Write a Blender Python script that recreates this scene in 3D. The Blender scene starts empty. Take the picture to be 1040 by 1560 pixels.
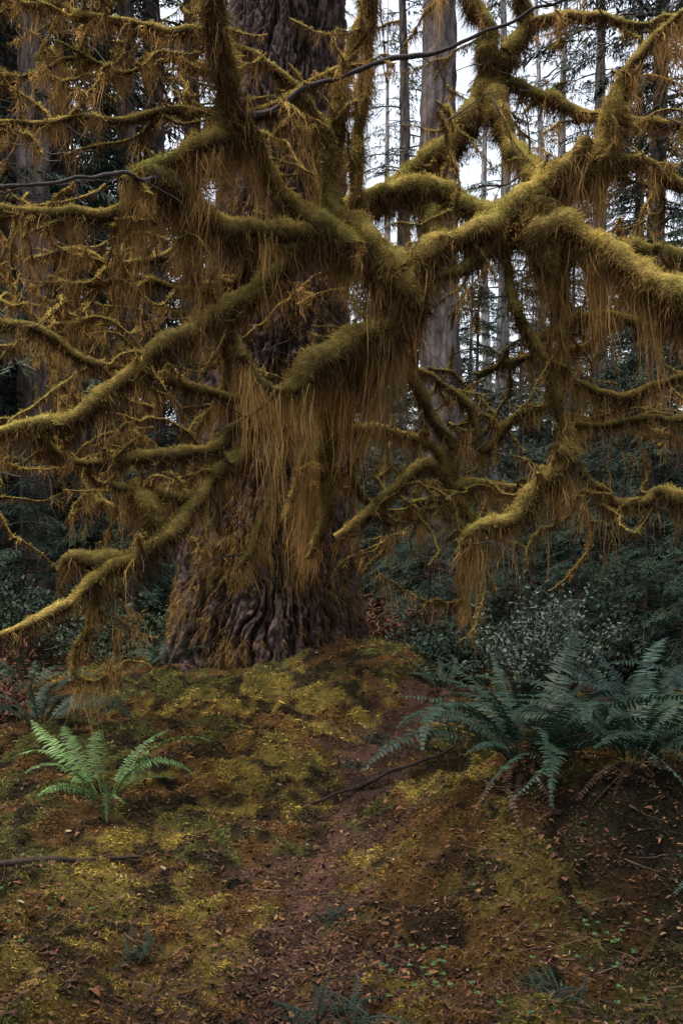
import bpy, math, numpy as np
from mathutils import Vector
rng=np.random.default_rng(7)
scene=bpy.context.scene
FP=1517.0; CZ=1.6
# ------------------------------------------------------------ noise
def _h(ix,iy,iz):
    n=(ix.astype(np.int64)*374761393+iy.astype(np.int64)*668265263+iz.astype(np.int64)*2147483647*3+12345)&0xffffffff
    n=((n^(n>>13))*1274126177)&0xffffffff
    n=((n^(n>>16))*2246822519)&0xffffffff
    n=n^(n>>15)
    return (n&0xffffff)/float(0xffffff)
def vn(p):
    p=np.asarray(p,float); i=np.floor(p).astype(np.int64); f=p-i; f=f*f*(3-2*f)
    x,y,z=i[...,0],i[...,1],i[...,2]; fx,fy,fz=f[...,0],f[...,1],f[...,2]
    def L(a,b,t): return a+(b-a)*t
    return L(L(L(_h(x,y,z),_h(x+1,y,z),fx),L(_h(x,y+1,z),_h(x+1,y+1,z),fx),fy),
             L(L(_h(x,y,z+1),_h(x+1,y,z+1),fx),L(_h(x,y+1,z+1),_h(x+1,y+1,z+1),fx),fy),fz)
def fbm(p,o=3):
    s=0;a=.5;t=0
    for k in range(o):
        s=s+a*vn(p*(2**k)+k*17.3); t+=a; a*=.5
    return s/t
def nrm(v): return v/np.maximum(np.linalg.norm(v,axis=-1,keepdims=True),1e-9)
def xyz(x,y,z): return np.stack(np.broadcast_arrays(x,y,z),-1).astype(float)
# ------------------------------------------------------------ mesh buffers
class Buf:
    def __init__(s): s.V=[];s.F=[];s.C=[];s.n=0
    def add(s,v,f,c):
        v=v.reshape(-1,3); c=np.asarray(c,float)
        if c.ndim>1: c=c.reshape(-1,3)
        s.V.append(v); s.F.append(f.reshape(-1,4)+s.n); s.C.append(np.broadcast_to(c,v.shape)); s.n+=len(v)
    def obj(s,name,mat,parent=None,smooth=True):
        V=np.concatenate(s.V);F=np.concatenate(s.F);C=np.concatenate(s.C)
        me=bpy.data.meshes.new(name)
        me.vertices.add(len(V)); me.vertices.foreach_set("co",V.astype(np.float32).ravel())
        me.loops.add(F.size); me.loops.foreach_set("vertex_index",F.astype(np.int32).ravel())
        me.polygons.add(len(F)); me.polygons.foreach_set("loop_start",np.arange(0,F.size,4,dtype=np.int32))
        me.update(calc_edges=True)
        if smooth: me.polygons.foreach_set("use_smooth",np.ones(len(F),dtype=bool))
        a=me.color_attributes.new("col","FLOAT_COLOR","POINT")
        cc=np.ones((len(V),4),np.float32); cc[:,:3]=np.clip(C,0,1); a.data.foreach_set("color",cc.ravel())
        me.materials.append(mat)
        ob=bpy.data.objects.new(name,me); scene.collection.objects.link(ob)
        if parent: ob.parent=parent
        return ob
def empty(name,loc=(0,0,0)):
    e=bpy.data.objects.new(name,None); scene.collection.objects.link(e); e.location=loc; return e
def ribbons(buf,path,side,wid,col):
    N,K,_=path.shape
    if side.ndim==2: side=side[:,None,:]
    w=wid[...,None]*.5
    v=np.stack([path-side*w,path+side*w],2)
    b=(np.arange(N)[:,None]*K*2+np.arange(K-1)[None,:]*2)[...,None]
    f=b+np.array([0,1,3,2])
    if col.ndim==2: col=col[:,None,:]
    c=np.broadcast_to(col[:,:,None,:],(N,K,2,3))
    buf.add(v,f,c)
def strands(buf,root,d,L,W,segs,droop,col,tipcol=None,wig=0.,side=None,pw=1.5):
    N=len(root); t=np.linspace(0,1,segs+1)[None,:,None]
    d=nrm(d); L=np.broadcast_to(L,(N,))[:,None,None]; W=np.broadcast_to(W,(N,))
    P=root[:,None,:]+d[:,None,:]*L*t+np.array([0,0,-1.])*L*t*t*np.broadcast_to(droop,(N,))[:,None,None]
    if np.any(wig):
        w=np.broadcast_to(wig,(N,))[:,None,None]
        ph=rng.uniform(0,6.28,(N,1,3)); fr=rng.uniform(2,6,(N,1,3))
        P=P+w*t*(np.sin(ph+fr*t)-np.sin(ph))*np.array([1,1,.3])+np.cumsum(rng.normal(0,1,P.shape),1)*w*.12*(t>0)
    if side is None: side=nrm(np.cross(d,rng.normal(0,1,(N,3))))
    tt=t[...,0]
    wid=W[:,None]*(1-.85*tt**pw)
    c=np.broadcast_to(col,(N,3))[:,None,:]
    if tipcol is not None: c=c*(1-t)+np.broadcast_to(tipcol,(N,3))[:,None,:]*t
    c=np.broadcast_to(c,P.shape)
    ribbons(buf,P,side,wid,c)
# ------------------------------------------------------------ materials
def mat(name,rough=.8,trans=0.,nscale=20,namp=.5,bump=0.,bscale=60,spec=.2,stretch=None):
    m=bpy.data.materials.new(name); m.use_nodes=True; nt=m.node_tree; N=nt.nodes; Lk=nt.links
    b=N["Principled BSDF"]; out=N["Material Output"]
    at=N.new("ShaderNodeAttribute"); at.attribute_name="col"
    tc=N.new("ShaderNodeTexCoord"); mp=N.new("ShaderNodeMapping")
    if stretch: mp.inputs["Scale"].default_value=stretch
    Lk.new(tc.outputs["Object"],mp.inputs["Vector"])
    nz=N.new("ShaderNodeTexNoise"); nz.inputs["Scale"].default_value=nscale; nz.inputs["Detail"].default_value=3
    Lk.new(mp.outputs[0],nz.inputs["Vector"])
    mr=N.new("ShaderNodeMapRange"); mr.inputs[1].default_value=.25; mr.inputs[2].default_value=.75
    mr.inputs[3].default_value=1-namp; mr.inputs[4].default_value=1+namp
    Lk.new(nz.outputs[0],mr.inputs[0])
    mx=N.new("ShaderNodeVectorMath"); mx.operation='SCALE'
    Lk.new(at.outputs["Color"],mx.inputs[0]); Lk.new(mr.outputs[0],mx.inputs["Scale"])
    Lk.new(mx.outputs[0],b.inputs["Base Color"])
    b.inputs["Roughness"].default_value=rough; b.inputs["Specular IOR Level"].default_value=spec
    if bump:
        n2=N.new("ShaderNodeTexNoise"); n2.inputs["Scale"].default_value=bscale; n2.inputs["Detail"].default_value=6
        Lk.new(mp.outputs[0],n2.inputs["Vector"])
        bp=N.new("ShaderNodeBump"); bp.inputs["Strength"].default_value=1; bp.inputs["Distance"].default_value=bump
        Lk.new(n2.outputs[0],bp.inputs["Height"]); Lk.new(bp.outputs[0],b.inputs["Normal"])
    if trans:
        tr=N.new("ShaderNodeBsdfTranslucent"); Lk.new(mx.outputs[0],tr.inputs[0])
        ms=N.new("ShaderNodeMixShader"); ms.inputs[0].default_value=trans
        Lk.new(b.outputs[0],ms.inputs[1]); Lk.new(tr.outputs[0],ms.inputs[2]); Lk.new(ms.outputs[0],out.inputs[0])
    return m
M_bark=mat("fir_bark",.9,0,14,.5,.02,30,.1,(1,1,.4))
M_bark2=mat("twig_bark",.8,0,30,.4,.004,60,.2)
M_moss=mat("moss_fibre",.9,.35,6,.35,spec=.05)
M_mosscore=mat("moss_mat",.95,0,25,.5,.02,70,.05)
M_hang=mat("hanging_moss_fibre",.9,.35,5,.4,spec=.05)
M_ground=mat("forest_soil",.95,0,9,.55,.02,45,.08)
M_gmoss=mat("ground_moss",.9,.2,7,.55,spec=.05)
M_leaf=mat("needle_foliage",.7,0,1.2,.4,spec=.2)
M_fern=mat("fern_frond",.55,.12,8,.35,spec=.25)
M_lit=mat("dead_leaves",.8,0,20,.4,spec=.2)
# ------------------------------------------------------------ terrain
def pathx(y):
    return np.interp(y,[-5,2,3.2,4,5,6,7,8.5,12],[-.9,-.45,-.30,-.17,-.04,.08,.3,1.1,2.2])
def gz(x,y):
    x=np.asarray(x,float);y=np.asarray(y,float)
    near=np.exp(-(np.maximum(np.hypot(x,y-6)-7,0)/4)**2)
    z=.16*(fbm(xyz(x*.7,y*.7,3.),2)-.5)
    pth=np.exp(-((x-pathx(y))/.26)**2)
    z=z+near*(.20*(fbm(xyz(x*3,y*3,9.),3)-.5)+(1-.6*pth)*.12*(fbm(xyz(x*10,y*10,5.),3)-.5))
    z=z+.28*np.exp(-((x+.7)**2+(y-9.3)**2)/1.7**2)+.30*np.exp(-((x-.35)**2+(y-8.4)**2)/.75**2)
    e=((x-1.2)/.9)**2+((y-4.8)/.8)**2
    z=z+.40*np.exp(-e**1.5)
    z=z+.18*np.exp(-((x-2.6)**2+(y-6)**2)/1.3**2)
    z=z-.08*pth*near
    r=np.hypot(x,y)
    z=z+np.clip(r-34,0,None)*.09
    return z
def axis(lo,hi,step,far):
    a=list(np.arange(lo,hi+1e-6,step)); s=step
    while a[-1]<far: s*=1.25; a.append(a[-1]+s)
    s=step
    while a[0]>-far: s*=1.25; a.insert(0,a[0]-s)
    return np.array(a)
X=axis(-3.6,3.6,.018,400); Y=axis(2.4,9.8,.02,400)
gx,gy=np.meshgrid(X,Y); g=gz(gx,gy)
def pmask(x,y):
    w=.10+.28*(fbm(xyz(x*2.2,y*2.2,1.),3)-.5)*2+.03*np.sin(y*2)
    d=np.abs(x-pathx(y))-w+ .8*(fbm(xyz(x*8,y*8,2.),3)-.5)
    return np.clip(1-d/.26,0,1)*(y<8.2)
def mosscol(x,y,n=None):
    wx=x+.3*(fbm(xyz(x*7,y*7,81.),3)-.5); wy=y+.3*(fbm(xyz(x*7,y*7,91.),3)-.5)
    a=fbm(xyz(wx*2.0,wy*2.0,21.),4); b=fbm(xyz(wx*8,wy*8,33.),4); c=fbm(xyz(wx*4.5,wy*4.5,44.),4)
    yel=np.array([.27,.20,.045]); grn=np.array([.095,.095,.028]); rst=np.array([.15,.072,.026]); drk=np.array([.032,.023,.014])
    t=np.clip((a-.42)*6,0,1)[...,None]; col=grn*(1-t)+yel*t
    t=np.clip((c-.49)*8,0,.85)[...,None]; col=col*(1-t)+rst*t
    t=np.clip((.49-b)*9,0,.9)[...,None]; col=col*(1-t)+drk*t
    u=np.exp(-(((x-1.35)/.85)**2+((y-4.2)/.8)**2))[...,None]*.9    # bare litter under the fern, darkened to paint in the hollow's shade
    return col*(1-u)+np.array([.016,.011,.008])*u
pm=pmask(gx,gy)[...,None]
soil=np.array([.045,.025,.018])*(.5+fbm(xyz(gx*8,gy*8,7.),3))[...,None]
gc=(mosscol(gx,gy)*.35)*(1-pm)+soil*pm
far=np.clip((np.hypot(gx,gy)-12)/6,0,1)[...,None]; gc=gc*(1-far)+np.array([.012,.016,.011])*far
B=Buf(); ny,nx=gx.shape
idx=np.arange(nx*ny).reshape(ny,nx)
F=np.stack([idx[:-1,:-1],idx[:-1,1:],idx[1:,1:],idx[1:,:-1]],-1)
B.add(xyz(gx,gy,g),F,gc.reshape(-1,3)); B.obj("ground",M_ground)
ys=np.arange(2.3,8.2,.018); us=np.linspace(-1,1,25)
yy,uu=np.meshgrid(ys,us,indexing='ij')
hw=.12+.13*(fbm(xyz(yy*0+3,yy*1.7,np.sign(uu)*2),2)-.5)*2
xx=pathx(yy)+uu*hw; zz=gz(xx,yy)+.004-.04*np.abs(uu)**5
B=Buf(); n0,n1=xx.shape; idx=np.arange(n0*n1).reshape(n0,n1)
F=np.stack([idx[:-1,:-1],idx[:-1,1:],idx[1:,1:],idx[1:,:-1]],-1)
cc=np.array([.052,.027,.020])*(.2+1.5*fbm(xyz(xx*9,yy*9,0.),3))[...,None]
B.add(xyz(xx,yy,zz),F,cc.reshape(-1,3)); B.obj("dirt_path",M_ground)
def scatter(N,y0=2.6,y1=10.5):
    u=rng.uniform(0,1,N); y=1/(1/y0+(1/y1-1/y0)*u)
    x=rng.uniform(-1,1,N)*(y*.36+.35); return x,y
B=Buf(); x,y=scatter(380000)
lump=fbm(xyz(x*10,y*10,5.),3)
keep=(pmask(x,y)<rng.uniform(.1,1.25,len(x)))&(lump>rng.uniform(.2,.6,len(x)))
keep&=(np.hypot(x+.72,y-9.3)>1.05)
x,y,lump=x[keep],y[keep],lump[keep]; N=len(x); z=gz(x,y)
d=xyz(rng.normal(0,.8,N),rng.normal(0,.8,N),rng.uniform(.3,1.1,N))
sc=np.clip(y/5,.7,1.5); fine=fbm(xyz(x*26,y*26,15.),2)
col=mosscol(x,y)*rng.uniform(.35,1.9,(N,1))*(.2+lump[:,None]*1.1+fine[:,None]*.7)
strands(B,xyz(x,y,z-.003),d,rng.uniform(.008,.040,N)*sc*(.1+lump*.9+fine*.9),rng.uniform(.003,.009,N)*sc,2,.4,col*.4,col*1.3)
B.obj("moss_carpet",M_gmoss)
B=Buf(); x,y=scatter(95000); k=rng.uniform(0,1,len(x))<(.40+.8*pmask(x,y)); x,y=x[k],y[k]; N=len(x)
d=xyz(rng.normal(0,1,N),rng.normal(0,1,N),rng.normal(.1,.4,N)); L=rng.uniform(.008,.038,N)*rng.uniform(.45,1.1,N)
pal=np.array([[.12,.055,.028],[.06,.03,.018],[.19,.11,.045],[.03,.018,.014],[.26,.2,.14],[.14,.05,.03]])
col=pal[rng.choice(6,N,p=[.28,.30,.12,.24,.01,.05])]*rng.uniform(.4,1.25,(N,1))
sd=nrm(np.cross(nrm(d),xyz(rng.normal(0,.5,N),rng.normal(0,.5,N),1.)))
strands(B,xyz(x,y,gz(x,y)+.010),d,L,L*rng.uniform(.08,.6,N),3,.2,col,side=sd,pw=2.5)
B.obj("leaf_litter",M_lit)
B=Buf()
for (cx,cy,nn,s) in [(.33,3.55,22,.10),(.95,3.75,18,.14),(-1.2,3.9,8,.3),(.2,7.2,20,.3),(.6,3.3,10,.2),(1.2,3.6,8,.2)]:
    x=cx+rng.normal(0,s,nn);y=cy+rng.normal(0,s,nn); a0=rng.uniform(0,6.28,nn)
    for k in range(3):
        a=a0+k*2.094; d=xyz(np.cos(a),np.sin(a),.1); sd=xyz(-np.sin(a),np.cos(a),0.)
        P=xyz(x,y,gz(x,y)+.035)[:,None,:]+d[:,None,:]*(np.full(nn,.012)[:,None]*np.array([0,.5,1.]))[...,None]
        ribbons(B,P,sd,np.tile(np.array([.003,.012,.007]),(nn,1)),np.tile(np.array([[.05,.12,.04]]),(nn,1))*rng.uniform(.6,1.3,(nn,1)))
B.obj("wood_sorrel_patch",M_fern)
# ------------------------------------------------------------ tube + spline
def spline(C,step=.03,jit=.024):
    C=np.asarray(C,float); C=np.vstack([2*C[0]-C[1],C,2*C[-1]-C[-2]]); out=[]
    for i in range(1,len(C)-2):
        p0,p1,p2,p3=C[i-1:i+3]; n=max(3,int(np.linalg.norm(p2[:3]-p1[:3])/step)); t=np.linspace(0,1,n,endpoint=False)[:,None]
        out.append(.5*((2*p1)+(-p0+p2)*t+(2*p0-5*p1+4*p2-p3)*t*t+(-p0+3*p1-3*p2+p3)*t**3))
    o=np.vstack(out+[C[-2][None]]); P=o[:,:3];R=np.maximum(o[:,3],.0015)
    if jit:
        j=np.stack([fbm(P*5+q,2)-.5 for q in (3.,51.,97.)],-1); P=P+j*jit*4
        R=R*(.60+.74*fbm(P*7.+31,2))
    return P,R
def frame(P):
    T=nrm(np.gradient(P,axis=0)); up=np.tile([0,0,1.],(len(P),1)); up[np.abs(T[:,2])>.9]=[0,-1.,0]
    S=nrm(np.cross(T,up)); U=nrm(np.cross(S,T)); return T,S,U
def tube(buf,P,R,sides,lump,col):
    T,S,U=frame(P); a=np.linspace(0,2*np.pi,sides,endpoint=False)[None,:,None]
    Nn=U[:,None,:]*np.cos(a)+S[:,None,:]*np.sin(a)
    V=P[:,None,:]+Nn*R[:,None,None]
    if lump: V=P[:,None,:]+Nn*R[:,None,None]*(1+lump*2*(fbm(V*11,2)-.5))[...,None]
    M=len(P); i=np.arange(M-1)[:,None]*sides; j=np.arange(sides)[None,:]; k=(j+1)%sides
    F=np.stack([i+j,i+k,i+sides+k,i+sides+j],-1)
    if callable(col): c=col(V,Nn).reshape(-1,3)
    else: c=np.asarray(col)
    buf.add(V,F,c)
GOLD=np.array([.92,.68,.20]); GREEN=np.array([.60,.53,.14]); BROWN=np.array([.15,.082,.034])
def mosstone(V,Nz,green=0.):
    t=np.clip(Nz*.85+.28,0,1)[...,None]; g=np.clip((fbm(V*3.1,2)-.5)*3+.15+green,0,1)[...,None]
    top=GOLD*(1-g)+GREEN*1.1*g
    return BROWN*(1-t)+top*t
core=Buf();fuzz=Buf();hang=Buf();bare=Buf()
def coat(P,R,dens=15000,green=0.,fl=1.):
    T,S,U=frame(P); seg=np.linalg.norm(np.diff(P,axis=0),axis=1); w=seg*(R[1:]+R[:-1])*.5+1e-9
    area=2*np.pi*w.sum()+seg.sum()*.03; N=int(area*dens)
    if N<1: return
    i=rng.choice(len(w),N,p=w/w.sum()); u=rng.uniform(0,1,(N,1)); a=rng.uniform(0,2*np.pi,(N,1))
    p=P[i]*(1-u)+P[i+1]*u; r=(R[i]*(1-u[:,0])+R[i+1]*u[:,0])[:,None]
    n=nrm(U[i]*np.cos(a)+S[i]*np.sin(a)); q=p+n*r; q=p+n*r*(1+.40*2*(fbm(q*11,2)-.5))[:,None]*.95
    s=np.clip(r[:,0]/.05,.6,1.1)*fl
    under=np.clip(.2-n[:,2],0,1)
    d=n*(.9-.35*under)[:,None]+rng.normal(0,.38,(N,3))-xyz(0*under,0*under,under*.8)
    cl=fbm(q*28,2); tuft=np.clip((cl-.5)*6,0,1)
    L=rng.uniform(.008,.026,N)*s*(.5+.6*cl+1.4*tuft)*(1+1.9*under)
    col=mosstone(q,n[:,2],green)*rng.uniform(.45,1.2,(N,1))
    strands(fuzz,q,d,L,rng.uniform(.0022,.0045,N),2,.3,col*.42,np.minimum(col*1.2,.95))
def curtain(P,R,Lm,cpm,n=26):
    seg=np.linalg.norm(np.diff(P,axis=0),axis=1); Ltot=seg.sum(); nc=rng.poisson(Ltot*cpm*1.35)
    if nc<1: return
    T,S,U=frame(P); Lm=Lm*1.08
    for _ in range(nc):
        i=rng.integers(0,len(P)-1); gate=vn(P[i]*3.4+7)
        if gate<rng.uniform(.05,.5): continue
        m=max(7,int(n*rng.uniform(.4,2.0))); r=R[i]
        L0=Lm*np.exp(rng.normal(-.3,.65))*(.25+1.4*gate); L0=min(L0,Lm*2.3)
        j=np.clip(i+rng.normal(0,.036/.03,m).astype(int),0,len(P)-1); a=rng.uniform(1.3,5.0,(m,1))
        root=P[j]+(U[j]*np.cos(a)+S[j]*np.sin(a))*R[j][:,None]*.9
        c=P[i]+np.array([0,0,-r])+np.append(rng.normal(0,.07*L0,2),0); L=L0*rng.uniform(.08,1.05,m)
        tip=c+rng.normal(0,.016+.05*L0,(m,3))*[1,1,0]+xyz(0*L,0*L,-L)
        K=7; t=np.linspace(0,1,K)[None,:,None]
        path=root[:,None,:]*(1-t)+tip[:,None,:]*t
        ph=rng.uniform(0,6.28,(1,1,3)); path=path+np.sin(ph+t*L0*14)*np.array([1,1,0])*.020*t+np.cumsum(rng.normal(0,.0072,(m,K,3)),1)*(t>0)
        tone=rng.uniform(.4,1.3); ct=np.array([.62,.41,.15])*tone*rng.uniform(.6,1.25,(m,1)); cb=np.array([.46,.25,.095])*tone*rng.uniform(.6,1.3,(m,1))
        col=ct[:,None,:]*(1-t)+cb[:,None,:]*t
        sd=nrm(xyz(rng.normal(0,1,m),rng.normal(0,1,m),0.))
        wid=rng.uniform(.0016,.0050,m)[:,None]*(1-.8*t[...,0]**2)*(1+.7*rng.uniform(-1,1,(m,K)))
        ribbons(hang,path,sd,wid,col)
def W(px,py,d,r=0): return [(px-520)/FP*d,d,CZ+(780-py)/FP*d,r*d/FP]
def twig(p0,d0,L,r,moss,depth=0,wob=.24):
    n=max(6,int(L/.035)); d=np.array(d0); P=[np.array(p0)]
    for k in range(n):
        d=d+rng.normal(0,wob,3)+np.array([0,0,.02-.03*moss]); d/=np.linalg.norm(d); P.append(P[-1]+d*L/n)
    P=np.array(P); R=np.linspace(r,r*.3,len(P))
    if moss:
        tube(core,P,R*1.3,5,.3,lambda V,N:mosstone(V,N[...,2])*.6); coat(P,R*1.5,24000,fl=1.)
        curtain(P,R,rng.uniform(.05,.2),rng.uniform(3,10),10)
    else: tube(bare,P,R,4,0,[.05,.038,.034])
    if depth<2:
        for q in range(rng.integers(1,4)):
            i=rng.integers(1,len(P)-1); dd=nrm(P[i]-P[i-1]+rng.normal(0,.6,3)*np.array([.6,.6,.6])); twig(P[i],dd,L*rng.uniform(.3,.65),R[i]*.75,moss and rng.random()<.6,depth+1,wob)
def limb(pts,hl=.25,cpm=14,green=0.,tw=3.,moss=True,fl=1.,n=26):
    C=[W(*p) for p in pts]; P,R=spline(C)
    R=R*(.8 if not moss else .90)
    if moss:
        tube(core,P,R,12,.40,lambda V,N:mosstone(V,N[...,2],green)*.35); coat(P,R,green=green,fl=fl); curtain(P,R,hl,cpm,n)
    else: tube(bare,P,R,7,.3,[.05,.042,.045])
    Lt=np.linalg.norm(np.diff(P,axis=0),axis=1).sum()
    for _ in range(rng.poisson(Lt*tw*1.7)):
        i=rng.integers(1,len(P)-1); T=nrm(P[i]-P[i-1]); d=nrm(T*.5+rng.normal(0,1,3)*np.array([.9,.5,.7]))
        twig(P[i],d,rng.uniform(.12,.65),rng.uniform(.003,.007),rng.random()<.6)
    return P,R
limb([(455,790,8.6,26),(478,720,7.7,24),(498,640,6.9,24),(508,590,6.4,30),(545,545,6.2,36),(600,500,6.05,40),(628,455,6,38),(612,425,6,32),(580,400,6,30),(560,370,6,26),(535,335,6.1,20)],.34,26,.2,1.5,n=34)
limb([(600,440,6,28),(560,392,6,30),(520,378,5.95,32),(480,350,5.9,28),(440,308,5.85,22),(405,255,5.8,17),(388,220,5.7,17),(350,190,5.6,22)],.27,26,.1,2)
limb([(480,360,5.9,22),(430,352,5.8,20),(390,355,5.75,20),(340,352,5.7,24),(295,315,5.6,28),(255,275,5.5,30),(215,262,5.45,22),(188,268,5.4,8)],.33,34,.0,4,n=30)
limb([(352,200,5.6,22),(343,150,5.55,20),(336,100,5.5,20),(328,45,5.4,18),(318,-60,5.3,17)],.2,22,-.3,2,fl=1.5)
limb([(350,190,5.6,18),(320,215,5.5,20),(280,235,5.5,16),(235,262,5.45,14)],.33,34,0,3)
limb([(470,365,5.9,16),(425,395,5.8,17),(375,448,5.7,18),(300,500,5.6,18),(230,545,5.5,18),(180,590,5.4,15),(110,635,5.3,14),(40,655,5.2,13),(-80,650,5.1,10)],.13,13,-.15,3)
limb([(610,500,6.05,28),(545,515,6,28),(490,545,5.9,26),(440,592,5.8,18),(400,590,5.7,12),(372,545,5.65,10),(352,500,5.6,7)],.38,28,.35,2,n=32)
limb([(-60,480,5.3,8),(0,492,5.4,9),(60,507,5.45,10),(110,540,5.5,9),(170,560,5.55,8),(235,575,5.6,9),(310,595,5.7,9),(390,607,5.85,9),(440,600,5.9,9)],.13,13,-.1,3)
limb([(470,600,6.0,15),(400,645,5.95,13),(352,700,5.8,15),(300,748,5.7,14),(240,745,5.6,12),(170,735,5.5,7)],.17,16,0,3)
limb([(400,630,6,9),(365,640,5.9,9),(310,680,5.8,12),(250,690,5.6,13),(180,698,5.5,10),(120,700,5.4,8),(40,670,5.3,6)],.15,14,0,3)
limb([(445,640,6,9),(432,700,5.95,9),(410,760,5.9,9),(380,830,5.8,8),(362,900,5.8,5)],.2,16,0,2)
limb([(505,620,6.5,18),(495,680,6.5,17),(500,740,6.5,12),(490,800,6.5,9),(470,850,6.5,5)],.24,20,.1,1)
limb([(330,720,5.75,10),(290,775,5.6,12),(250,820,5.5,13),(210,845,5.45,15),(165,855,5.4,15),(115,850,5.3,13),(92,872,5.3,6)],.12,12,-.1,3)
limb([(220,842,5.45,12),(150,882,5.3,12),(80,930,5.1,10),(20,960,5,8),(-60,1000,4.9,6)],.06,8,-.1,3)
limb([(205,730,5.6,14),(225,770,5.5,20),(235,820,5.5,12)],.15,30,0,1)
limb([(150,900,5.4,6),(135,960,5.4,8),(118,1020,5.4,6),(120,1060,5.4,3)],.1,20,0,2)
limb([(350,185,5.6,9),(420,160,5.6,9),(480,125,5.6,8),(520,112,5.6,8)],.05,10,0,2)
limb([(345,185,5.6,6),(420,160,5.5,6),(470,135,5.45,5),(560,105,5.4,5),(640,80,5.3,4.5),(760,45,5.2,4),(880,-10,5.1,3)],moss=False,tw=2)
limb([(515,360,6,22),(500,310,6,24),(500,250,6,22),(512,180,6,16),(528,110,6,13),(550,40,6,13),(575,-60,6,12)],.24,26,.0,2)
limb([(540,320,6.3,12),(545,250,6.3,12),(548,180,6.3,10),(556,100,6.3,12),(560,0,6.3,10),(562,-60,6.3,10)],.26,20,-.1,1,fl=1.6)
limb([(300,30,5.6,7),(370,75,5.7,9),(440,130,5.8,10),(492,200,5.95,13)],.12,10,.2,3)
limb([(-40,-20,5.6,6),(60,8,5.6,6),(160,30,5.5,7),(250,50,5.5,8),(325,52,5.4,9)],.1,10,.2,3)
limb([(340,180,5.6,9),(290,163,5.6,8),(220,172,5.5,7),(150,183,5.4,6),(50,185,5.3,5),(-40,180,5.3,4)],.14,12,0,4)
limb([(250,300,5.5,12),(170,328,5.5,12),(100,330,5.4,11),(40,325,5.4,10),(-60,300,5.4,8)],.22,20,0,4)
limb([(-60,300,4.9,4),(0,290,4.9,4),(90,277,4.9,4),(180,265,5.1,4),(240,270,5.4,4)],moss=False,tw=3)
limb([(400,360,5.8,10),(350,430,5.9,8),(280,440,5.9,7),(200,420,5.9,6),(100,440,6,5)],.15,14,0,4)
limb([(340,480,5.7,9),(350,540,5.8,9),(340,600,5.8,6),(300,650,5.8,4)],.3,24,0,3)
limb([(300,330,5.8,7),(260,380,5.9,7),(180,400,5.9,6),(120,380,5.9,6),(40,400,5.9,5)],.14,12,0,4)
limb([(180,520,5.8,7),(200,545,5.8,8),(260,530,5.8,7),(310,460,5.9,6),(360,420,5.9,6)],.2,14,0,3)
limb([(330,120,5.6,5),(270,90,5.6,5),(200,110,5.6,4),(120,90,5.6,4),(40,120,5.6,3),(-40,110,5.6,3)],.1,8,0,6)
limb([(615,440,6,28),(660,385,6,22),(705,368,6,20),(750,338,6,24),(790,312,6,30),(830,288,6,32),(868,245,5.9,22),(892,215,5.9,11)],.3,28,.15,2,n=32)
limb([(525,320,6.4,8),(560,303,6.5,14),(600,292,6.5,18),(650,290,6.5,20),(700,305,6.5,20),(745,325,6.3,18),(790,320,6.1,22)],.1,14,.5,2)
limb([(625,298,6.5,12),(652,325,6.5,18),(652,370,6.4,16),(640,410,6.2,12)],.15,16,.4,1)
limb([(565,320,6.7,12),(620,275,7,20),(680,222,7,22),(730,160,7,22),(742,100,7,19),(738,40,7,15),(718,0,7,14),(690,-60,7,12)],.1,8,.7,2)
limb([(745,140,7,20),(762,180,6.9,22),(775,215,6.8,16),(805,245,6.5,15),(822,290,6.1,20)],.18,16,.3,2)
limb([(742,160,7,16),(765,110,7,18),(790,60,7,14),(800,20,7,13),(780,-60,7,10)],.12,12,.5,2)
limb([(795,40,7,9),(850,25,6.9,9),(900,30,6.8,8),(960,35,6.7,7),(1060,30,6.6,6)],.12,12,.3,4)
limb([(770,130,7,13),(810,142,7,12),(860,158,6.9,11),(910,178,6.8,9),(980,185,6.7,9),(1080,190,6.6,8)],.12,12,.4,3)
limb([(820,300,6,14),(880,285,6,16),(922,240,6,20),(938,190,6,20),(942,140,6,13),(965,95,6,9),(1005,50,6,7),(1060,0,6,6)],.28,24,-.2,2,n=30)
limb([(850,290,6,16),(900,265,6,15),(945,245,6,14),(985,253,6,12),(1015,275,6,11),(1080,300,6,9)],.14,14,0,3)
limb([(800,310,6,22),(840,335,5.9,24),(880,362,5.85,24),(935,388,5.75,28),(985,425,5.65,32),(1060,478,5.5,34),(1140,520,5.4,34)],.30,22,0,2,n=30)
limb([(860,350,6.3,14),(920,378,6.3,16),(980,385,6.2,18),(1060,400,6.2,20),(1140,410,6.2,18)],.22,18,.3,2)
limb([(600,480,6,13),(650,440,6,11),(705,410,6,10),(760,372,6,11),(810,325,6,14)],.22,20,.1,3)
limb([(830,300,5.95,30),(825,350,5.95,34),(828,400,5.95,22),(835,440,5.95,8)],.32,42,-.2,2,n=34)
limb([(765,380,6.1,8),(775,450,6,8),(805,515,6,10),(838,590,6,10),(858,650,6,12),(862,700,6,20)],.1,5,0,3)
limb([(845,690,6,20),(862,710,6,25),(825,745,6,18),(775,788,5.9,16),(720,812,5.9,12),(700,850,5.9,5)],.25,20,0,2,n=28)
limb([(815,520,6.1,7),(880,490,6.2,9),(940,480,6.2,9),(1000,500,6.1,9),(1080,520,6,8)],.14,12,.2,4)
limb([(500,665,6.6,9),(570,655,6.5,10),(620,665,6.5,10),(660,682,6.4,10),(692,742,6.4,12),(740,735,6.4,9),(790,738,6.3,7)],.12,12,0,4)
limb([(512,825,6.3,9),(560,780,6.3,10),(610,730,6.35,11),(650,705,6.4,11),(692,742,6.4,12)],.12,10,0,4)
limb([(692,742,6.4,12),(686,680,6.4,10),(645,610,6.4,9),(625,550,6.4,8),(640,500,6.3,6)],.12,10,0,4)
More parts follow.
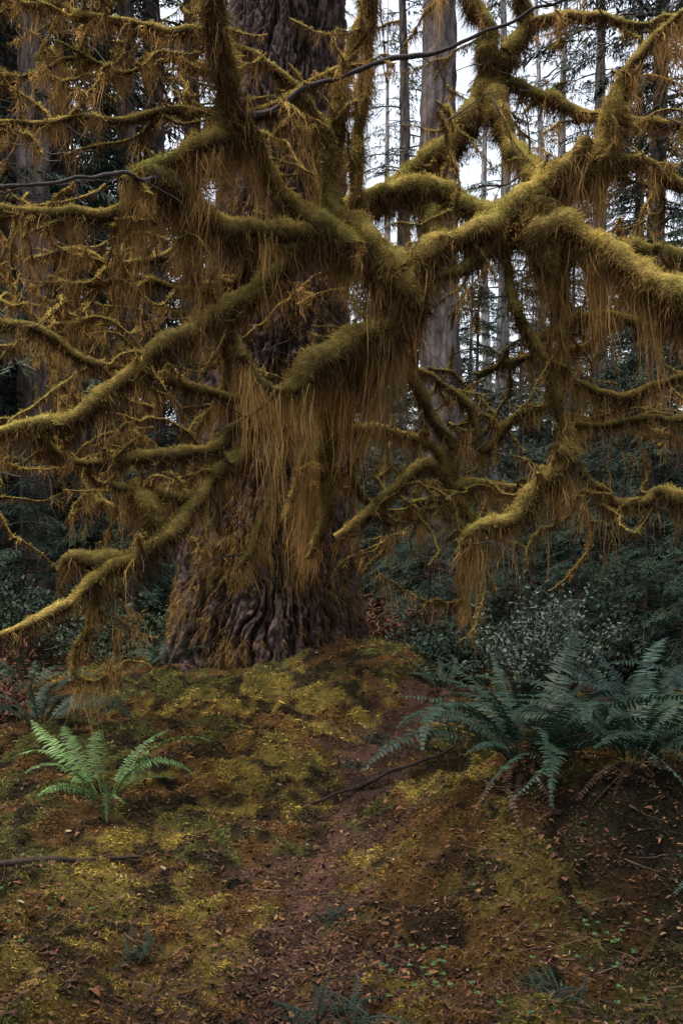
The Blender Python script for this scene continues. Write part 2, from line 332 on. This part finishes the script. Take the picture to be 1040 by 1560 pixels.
limb([(625,560,6.7,6),(700,600,6.7,7),(725,650,6.7,8),(735,690,6.7,8),(775,645,6.7,7),(840,615,6.6,6)],.12,12,0,4)
limb([(1080,565,6,7),(1000,582,6.1,8),(940,602,6.2,8),(875,575,6.2,6),(850,560,6.1,6)],.15,14,0,4)
limb([(1080,780,5.8,15),(1005,750,6,14),(980,770,6,12),(930,765,6.1,9),(880,720,6.1,8)],.25,20,0,3)
limb([(690,745,6.4,9),(720,800,6.3,9),(705,870,6.3,6),(712,940,6.2,4)],.12,12,-.1,3)
limb([(870,640,6.3,7),(930,650,6.3,7),(1000,640,6.3,7),(1080,650,6.3,7)],.14,14,0,4)
limb([(850,360,6,16),(862,420,6,12),(850,500,6,7),(860,580,6,5)],.25,22,0,2)
limb([(1000,380,6,8),(960,450,6.3,7),(900,520,6.4,7),(800,540,6.5,6),(720,570,6.5,5)],.13,12,0,4)
limb([(560,650,6.6,6),(530,720,6.6,7),(560,760,6.6,6),(600,800,6.6,5),(640,760,6.7,5),(700,770,6.7,4)],.1,12,-.1,4)
for k in range(160):
    left=rng.random()<.6
    px=rng.uniform(-30,350) if left else rng.uniform(560,1040); py=rng.uniform(5,780) if left else rng.uniform(20,820)
    d=rng.uniform(6.3,7.8); w=W(px,py,d)
    twig(w[:3],nrm(np.array([-1 if left else 1,0,0])*.5+rng.normal(0,.6,3)),rng.uniform(.6,1.6),rng.uniform(.0035,.009),rng.random()<(.35 if py<300 else .6),wob=.16)
tree=empty("mossy_maple_tree",(0,0,0))
core.obj("limbs",M_mosscore,tree); fuzz.obj("moss_coat",M_moss,tree); hang.obj("hanging_moss",M_hang,tree); bare.obj("bare_twigs",M_bark2,tree)
print("fuzz",fuzz.n,"hang",hang.n)
# ------------------------------------------------------------ big fir stem
fir=empty("douglas_fir_tree",(0,0,0))
zs=np.concatenate([np.arange(-.4,7.5,.018),np.arange(7.5,30,.3)]); th=np.linspace(0,2*np.pi,640,endpoint=False)
ZZ,TH=np.meshgrid(zs,th,indexing='ij')
r0=np.interp(ZZ,[-.4,0,.4,.9,2.7,4,6.2,15,30],[1.25,1.05,.95,.87,.70,.63,.54,.42,.1])
r0=r0+np.clip(.9-ZZ,0,1.3)**2*.14*np.sin(TH*5+1.3+np.sin(TH*2))
cx=-.72+.035*ZZ; cy=9.35+0*ZZ
wob=.5*(fbm(xyz(np.cos(TH)*3,np.sin(TH)*3,ZZ*2.2),3)-.5)
k1=fbm(xyz(np.cos(TH+wob)*9,np.sin(TH+wob)*9,ZZ*1.3),3); k2=fbm(xyz(np.cos(TH+wob)*22,np.sin(TH+wob)*22,ZZ*6),3); k3=fbm(xyz(np.cos(TH)*55,np.sin(TH)*55,ZZ*34),2)
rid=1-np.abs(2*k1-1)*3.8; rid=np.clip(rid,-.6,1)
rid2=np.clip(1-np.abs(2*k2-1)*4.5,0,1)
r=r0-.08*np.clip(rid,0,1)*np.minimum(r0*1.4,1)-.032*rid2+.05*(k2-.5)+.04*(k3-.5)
V=xyz(cx+r*np.cos(TH),cy+r*np.sin(TH),ZZ); M_,S_=ZZ.shape
i=np.arange(M_-1)[:,None]*S_; j=np.arange(S_)[None,:]; k=(j+1)%S_
F=np.stack([i+j,i+k,i+S_+k,i+S_+j],-1)
mk=np.clip((fbm(V*1.9,3)-.5)*6,0,1)[...,None]*np.clip((3.2-ZZ)/3,0,.6)[...,None]
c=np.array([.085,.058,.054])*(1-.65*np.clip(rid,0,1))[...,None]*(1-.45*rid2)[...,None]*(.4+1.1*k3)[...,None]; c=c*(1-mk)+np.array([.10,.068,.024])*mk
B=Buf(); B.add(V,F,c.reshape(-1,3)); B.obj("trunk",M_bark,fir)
N=150000; a=rng.integers(0,len(th),N); b=rng.integers(0,int(np.searchsorted(zs,4.8)),N); p=V[b,a]
keep=(fbm(p*2.6,3)>rng.uniform(.36,.62,N)+p[:,2]*.015)&(p[:,1]<9.9); a,b,p=a[keep],b[keep],p[keep]; N=len(p)
n=xyz(np.cos(th[a]),np.sin(th[a]),0*p[:,0])
B=Buf(); cc=(np.array([.30,.185,.06])*rng.uniform(.25,1.5,(N,1)))
strands(B,p,n*.6+rng.normal(0,.35,(N,3))+[0,0,-.4],rng.uniform(.012,.08,N),rng.uniform(.0025,.005,N),3,.6,cc,cc*.8,.01)
B.obj("trunk_moss",M_hang,fir)
# ------------------------------------------------------------ conifers
def conifer(H,z0,rad,tr,nb,dens,tone,name,sprayL=.22,bk=(.085,.065,.062)):
    t=Buf(); zz=np.linspace(-.5,H,110); P=xyz(.1*np.sin(zz*.3),.1*np.cos(zz*.23),zz); R=tr*(1-zz.clip(0)/H)**.8+.01
    R[0]*=1.3
    def bc(V,N):
        f=fbm(V*np.array([18,18,2.5]),3); return np.array(bk)*np.clip(.1+3.2*(f-.22),.15,1.8)[...,None]
    tube(t,P,R,48,.22,bc)
    f=Buf()
    for k in range(nb):
        h=z0+(H-z0)*rng.random()**1.0; u=(h-z0)/(H-z0); L=rad*(1-u)**.75*rng.uniform(.5,1.1)+.25; a=rng.uniform(0,6.283)
        n=10; s=np.linspace(0,1,n); d=np.array([np.cos(a),np.sin(a),0])
        bp=xyz(d[0]*L*s,d[1]*L*s,h+L*(.12*s-.42*s*s)); bp[:,:2]+=P[np.argmin(abs(zz-h)),:2]
        tube(t,bp,np.linspace(.012+.01*L,.004,n),4,0,[.05,.04,.035])
        m=int(dens*L); q=rng.uniform(.12,1,m); base=np.stack([np.interp(q,s,bp[:,c]) for c in range(3)],-1)
        lat=np.array([-d[1],d[0],0]); sg=rng.choice([-1,1],m)[:,None]; wdt=rng.uniform(0,1,m)[:,None]*(.10+.28*L*(1-q[:,None])*.9)
        base=base+lat*sg*wdt+d*wdt*.5+np.array([0,0,-1])*wdt*.3
        dd=lat*sg*.7+d*.6+rng.normal(0,.35,(m,3))+[0,0,-.15]
        col=tone*rng.uniform(.45,1.5,(m,1))
        sd=nrm(np.cross(nrm(dd),np.array([0,0,1.])+rng.normal(0,.5,(m,3))))
        strands(f,base,dd,rng.uniform(.5,1.2,m)*sprayL,sprayL*rng.uniform(.12,.26,m),1,.35,col,side=sd)
    to=t.obj(name+"_stem",M_bark); fo=f.obj(name+"_foliage",M_leaf)
    me=(to.data,fo.data); bpy.data.objects.remove(to); bpy.data.objects.remove(fo); return me
T1=np.array([.038,.062,.042]); T2=np.array([.055,.075,.060]); T3=np.array([.025,.050,.032])
kinds=[conifer(27,7,3.4,.42,130,75,T2,"k0",.22),conifer(24,2.0,3.2,.28,160,90,T1,"k1",.20),conifer(8,.3,2.0,.09,110,160,T3,"k2",.12),conifer(4.2,.1,1.3,.05,70,200,T3,"k3",.085),
       conifer(29,13,2.6,.33,70,60,T2,"k4",.22,(.13,.105,.10)),conifer(27,8,2.4,.28,60,38,np.array([.13,.165,.15]),"k5",.26,(.28,.25,.25)),conifer(11,.5,2.6,.12,110,90,np.array([.085,.115,.095]),"k6",.18,(.2,.18,.18))]  # last two kinds: distance haze put into paler bark and needle colours
def plant(kind,x,y,s=1.,name="conifer_tree"):
    e=empty(name,(x,y,float(gz(np.array(x),np.array(y)))))
    e.rotation_euler=(0,0,rng.uniform(0,6.28)); e.scale=(s,s,s)
    for me,nm in zip(kinds[kind],("trunk","foliage")):
        o=bpy.data.objects.new(nm,me); scene.collection.objects.link(o); o.parent=e
def at(px,d): return ((px-520)/FP*d,d)
for px,d,k,s in [(675,15.5,4,1.0),(58,13.5,4,.8),(190,17,4,.7),(5,16,0,.9),(612,27,4,.75),(-60,13.5,1,.9),(95,19,1,.9),(230,20,1,1),(290,23,1,1),(20,22,1,1),(150,25,1,1),
                 (765,28,5,.8),(860,31,5,.8),(915,24,4,.7),(1000,19,1,.8),(1090,16,0,1),(975,28,1,.8),(470,28,1,.9),(820,40,5,.9),(590,46,5,.9),(740,50,5,1.)]:
    x,y=at(px,d); plant(k,x,y,s)
for px,d,k,s in [(560,18,2,.70),(650,20,2,.8),(730,17,2,.7),(800,15,2,.65),(880,18,2,.85),(960,13.5,2,.7),(1060,12,2,.8),(620,26,6,.7),(700,27,6,.7),(840,24,2,.9),(60,15,2,.8),(200,16,2,.95),(130,12.5,3,.8),(260,13.5,3,.9),(-40,13,2,.8),(110,14,2,.9),
                 (740,12,3,.7),(870,11.5,3,.8),(980,11,3,.9),(620,13,3,.6),(320,16,2,.7),(1080,10,3,.9),(660,11.5,3,.5),(800,10.5,3,.5),(920,10,3,.55),(40,11.5,3,.6),(200,11.5,3,.5),(560,14,3,.6),(700,9.8,3,.35),(880,9.0,3,.36),(990,8.8,3,.42),(780,9.5,3,.4),(1040,8.4,3,.4),
                 (580,32,6,.9),(660,34,6,.9),(770,33,6,.9),(860,35,6,1.),(930,33,6,.9),(720,36,6,1.),(530,35,6,.9),(810,30,6,.8),(990,36,6,1.)]:
    x,y=at(px,d); plant(k,x,y,s,"hemlock_sapling")
for k in range(60):
    a=rng.uniform(0,6.283); R_=rng.uniform(15,42); x=R_*math.sin(a); y=3+R_*math.cos(a)
    if y>4 and abs(math.atan2(x,y))<.42 and R_<34: continue
    if y>30 and abs(math.atan2(x,y))<.40:
        plant(6,x,y,rng.uniform(.8,1.1),"hemlock_sapling"); continue
    plant(int(rng.choice([0,1,4,2])),x,y,rng.uniform(.8,1.15))
for x,y,k in [(-3.6,.9,0),(2.2,-1.4,0),(-5.5,-4.0,0)]: plant(k,x,y,1.)  # unseen trees around the camera, added to shade the near ground
e=bpy.data.objects.new("crown",kinds[4][1]); scene.collection.objects.link(e); e.parent=fir; e.location=(-.3,9.35,5)
# ------------------------------------------------------------ ferns
def frond(buf,base,az,el,L,arch,col,pl=.085,np_=34,roll=0.):
    n=24; s=np.linspace(0,1,n); ang=el-arch*s**1.2
    dr=np.cumsum(np.cos(ang))/n*L; dz=np.cumsum(np.sin(ang))/n*L
    az2=az+roll*s
    P=xyz(base[0]+dr*np.cos(az2),base[1]+dr*np.sin(az2),base[2]+dz)
    tube(buf,P,np.linspace(.0045,.0012,n),4,0,np.array(col)*.8+np.array([.015,.01,0]))
    T=nrm(np.gradient(P,axis=0)); lat=nrm(np.cross(T,[0,0,1.])+1e-6)
    tw=rng.normal(0,.35); lat=nrm(lat*math.cos(tw)+np.cross(T,lat)*math.sin(tw))
    q=np.linspace(.14,.995,np_)
    for sg in (-1,1):
        I=lambda A:np.stack([np.interp(q,s,A[:,c]) for c in range(3)],-1)
        b=I(P); t=nrm(I(T)); l=nrm(I(lat))*sg; m=len(q)
        l=nrm(l+rng.normal(0,.12,(m,3))+t*.28)
        ln=pl*np.sin(np.clip(q*1.05,0,1)**.62*np.pi*.97+.06).clip(0)**.8*(L/.8)*rng.uniform(.75,1.1,m)*(rng.random(m)>.04)+.006
        K=4; tt=np.linspace(0,1,K)
        path=b[:,None,:]+l[:,None,:]*(ln[:,None]*tt)[...,None]-np.array([0,0,1.])*(ln[:,None]*tt**2*rng.uniform(.1,.4,(m,1)))[...,None]
        side=nrm(t-l*np.sum(t*l,-1,keepdims=True))
        wd=(L/.8)*.0130*np.array([.75,1,.72,.1])[None,:]*np.ones((m,1))
        c=np.array(col)*rng.uniform(.6,1.4,(m,1)); ribbons(buf,path,side,wd,c)
def fern(px_x,y,L,n,col,dead=0,name="sword_fern",pl=.085,az0=None,elr=(.7,1.4),lift=0.):
    z=float(gz(np.array(px_x),np.array(y)))+lift; B=Buf()
    for k in range(n):
        az=k*6.283/n+rng.normal(0,.4)
        frond(B,(px_x+.05*math.cos(az),y+.05*math.sin(az),z),az,rng.uniform(*elr),L*rng.uniform(.55,1.15),rng.uniform(.8,2.0),np.array(col)*rng.uniform(.5,1.3),pl,38,rng.normal(0,.4))
    for k in range(dead):
        az=rng.uniform(3.3,6.1); frond(B,(px_x+.04*math.cos(az),y,z),az,rng.uniform(-.3,.5),L*rng.uniform(.5,.95),rng.uniform(1.3,2.1),np.array([.055,.026,.014])*rng.uniform(.4,1.5),pl*.42,30,rng.normal(0,.4))
    B.obj(name,M_fern,smooth=False)
TEAL=[.020,.046,.030]; LG=[.10,.18,.06]
fern(.9,4.85,.92,34,TEAL,9,pl=.068)
fern(1.75,5.5,1.0,26,[.024,.056,.036],6,pl=.074)
fern(1.35,4.6,.75,18,[.013,.030,.020],8,pl=.062)
fern(-1.36,5.75,.66,13,LG,2,pl=.072,elr=(.7,1.25))
fern(1.25,7.3,.8,16,[.02,.05,.035],3)
fern(2.15,7.2,.95,18,[.03,.06,.05],3)
fern(1.75,6.4,.8,18,[.018,.04,.028],3)
fern(2.5,6.3,.9,18,[.018,.042,.028],3)
fern(.8,7.9,.6,13,[.018,.042,.028],2)
fern(-2.1,6.9,.65,12,[.03,.06,.04],3)
fern(-2.6,8.2,.8,12,[.03,.06,.035],2)
fern(-1.55,8.7,.6,12,TEAL,2)
fern(2.9,8.6,.9,13,TEAL,2)
fern(.85,9.4,.6,12,TEAL,2)
fern(1.7,4.0,.6,12,[.012,.03,.02],6,pl=.06)
fern(3.3,6.2,.9,12,TEAL,2)
fern(-2.3,5.2,.5,8,[.02,.045,.028],4)
for (x,y,s) in [(-.02,3.18,.28),(-.78,3.75,.17),(.68,3.35,.2),(-.33,3.0,.1),(.05,6.3,.22),(.25,6.8,.2),(-.02,4.0,.12),(-1.2,3.2,.12),(.9,3.1,.15)]:
    B=Buf(); z=float(gz(np.array(x),np.array(y)))
    for k in range(30):
        az=rng.uniform(0,6.28); frond(B,(x+rng.normal(0,s*.25),y+rng.normal(0,s*.25),z),az,rng.uniform(.3,1.3),s*rng.uniform(.3,.7),rng.uniform(.6,1.3),np.array([.018,.038,.028])*rng.uniform(.6,1.3),.085,18)
    B.obj("fir_seedling",M_fern,smooth=False)
# ------------------------------------------------------------ shrubs
def shrub(cx,cy,rad,h,n,col,ls=.03,name="huckleberry_shrub"):
    st=Buf(); lf=Buf(); z=float(gz(np.array(cx),np.array(cy))); root=empty(name,(0,0,0))
    for k in range(n):
        a=rng.uniform(0,6.283); q=rng.random()**.6; end=np.array([cx+rad*q*math.cos(a),cy+rad*q*math.sin(a),z+h*rng.uniform(.35,1.)*(1-.3*q)])
        m=14; t=np.linspace(0,1,m)[:,None]; s0=np.array([cx+rad*.25*math.cos(a),cy+rad*.25*math.sin(a),z])
        P=s0*(1-t)+end*t+np.array([0,0,.25*h])*t*(1-t)+np.cumsum(rng.normal(0,.012,(m,3)),0)
        tube(st,P,np.linspace(.005,.0015,m),4,0,[.06,.04,.03])
        c=26; i=rng.integers(4,m,c); b=P[i]+rng.normal(0,.035,(c,3)); d=rng.normal(0,1,(c,3))+[0,0,.2]
        sd=nrm(np.cross(nrm(d),rng.normal(0,.4,(c,3))+[0,0,1.]))
        Ll=rng.uniform(.6,1.3,c)*ls; d=nrm(d); tt=np.array([0,.45,1.])
        ribbons(lf,b[:,None,:]+d[:,None,:]*(Ll[:,None]*tt)[...,None],sd,Ll[:,None]*np.array([.2,.55,.1]),np.array(col)*rng.uniform(.4,1.5,(c,1)))
    st.obj("stems",M_bark2,root); lf.obj("leaves",M_lit,root,smooth=False)
shrub(1.6,7.9,.62,1.1,170,[.09,.125,.105],.035)
shrub(.95,8.6,.55,.6,90,[.018,.038,.026],.04)
shrub(2.7,9.2,.9,1.3,150,[.02,.04,.03],.045)
shrub(-2.0,9.6,.8,.7,110,[.03,.05,.025],.045)
shrub(-3.3,10.3,.9,1.,110,[.025,.042,.025],.045)
shrub(-2.7,7.6,.5,.35,60,[.08,.035,.018],.045,"bracken_patch")
shrub(-3.2,9.0,.8,.4,60,[.09,.035,.018],.05,"bracken_patch")
shrub(.45,12.2,.9,.6,110,[.11,.05,.028],.05,"bracken_patch")
shrub(.3,15,1.2,.9,120,[.10,.05,.03],.06,"bracken_patch")
shrub(1.9,11,1.,1.1,140,[.018,.038,.028],.05)
shrub(3.6,10.8,1.,1.4,140,[.018,.038,.028],.05)
# ------------------------------------------------------------ fallen branches
def stick(pts,r,name="fallen_branch"):
    C=[[a,b,float(gz(np.array(a),np.array(b)))+.01+h,rr*r] for a,b,h,rr in pts]; P,R=spline(C,.03,.012)
    B=Buf(); tube(B,P,R,7,.3,lambda V,N:np.array([.04,.026,.02])*(.3+1.3*fbm(V*30,2))[...,None])
    B.obj(name,M_bark2)
stick([(-.22,5.5,.0,.6),(.1,5.8,.02,1),(.45,6.1,.05,.9),(.75,6.4,.03,.5)],.012)
stick([(-1.75,4.3,-.005,1),(-1.35,4.5,.0,1),(-.95,4.75,.01,.5)],.015)
B=Buf(); x,y=scatter(2600); N=len(x); a=rng.uniform(0,6.28,N)
strands(B,xyz(x,y,gz(x,y)+.012),xyz(np.cos(a),np.sin(a),rng.normal(.05,.15,N)),rng.uniform(.04,.25,N),rng.uniform(.002,.005,N),4,.05,np.array([.08,.045,.03])*rng.uniform(.3,1.6,(N,1)),wig=.03)
B.obj("fallen_twigs",M_bark2)
# ------------------------------------------------------------ light
w=bpy.data.worlds.new("World"); scene.world=w; w.use_nodes=True; nt=w.node_tree
sk=nt.nodes.new("ShaderNodeTexSky"); sk.sky_type='NISHITA'; sk.sun_disc=False
sd=Vector((-.24,-.05,.97)).normalized(); el=math.asin(sd.z); az=math.atan2(sd.x,sd.y)
sk.sun_elevation=el; sk.sun_rotation=az; sk.air_density=1.; sk.dust_density=3.
hs=nt.nodes.new("ShaderNodeHueSaturation"); hs.inputs["Saturation"].default_value=.35; hs.inputs["Value"].default_value=2.7
nt.links.new(sk.outputs[0],hs.inputs["Color"]); nt.links.new(hs.outputs[0],nt.nodes["Background"].inputs[0]); nt.nodes["Background"].inputs[1].default_value=.15
ld=bpy.data.lights.new("sun","SUN"); ld.energy=4.8; ld.angle=math.radians(15); ld.color=(1,.90,.73)
lo=bpy.data.objects.new("sun",ld); scene.collection.objects.link(lo); lo.rotation_euler=sd.to_track_quat('Z','Y').to_euler()
cd=bpy.data.cameras.new("camera"); cam=bpy.data.objects.new("camera",cd); scene.collection.objects.link(cam)
cd.sensor_fit='VERTICAL'; cd.sensor_height=36; cd.sensor_width=24; cd.lens=35; cd.clip_end=2000
cam.location=(0,0,CZ); cam.rotation_euler=(math.radians(90),0,0); scene.camera=cam
scene.view_settings.view_transform='Standard'; scene.view_settings.look='None'; scene.view_settings.exposure=0
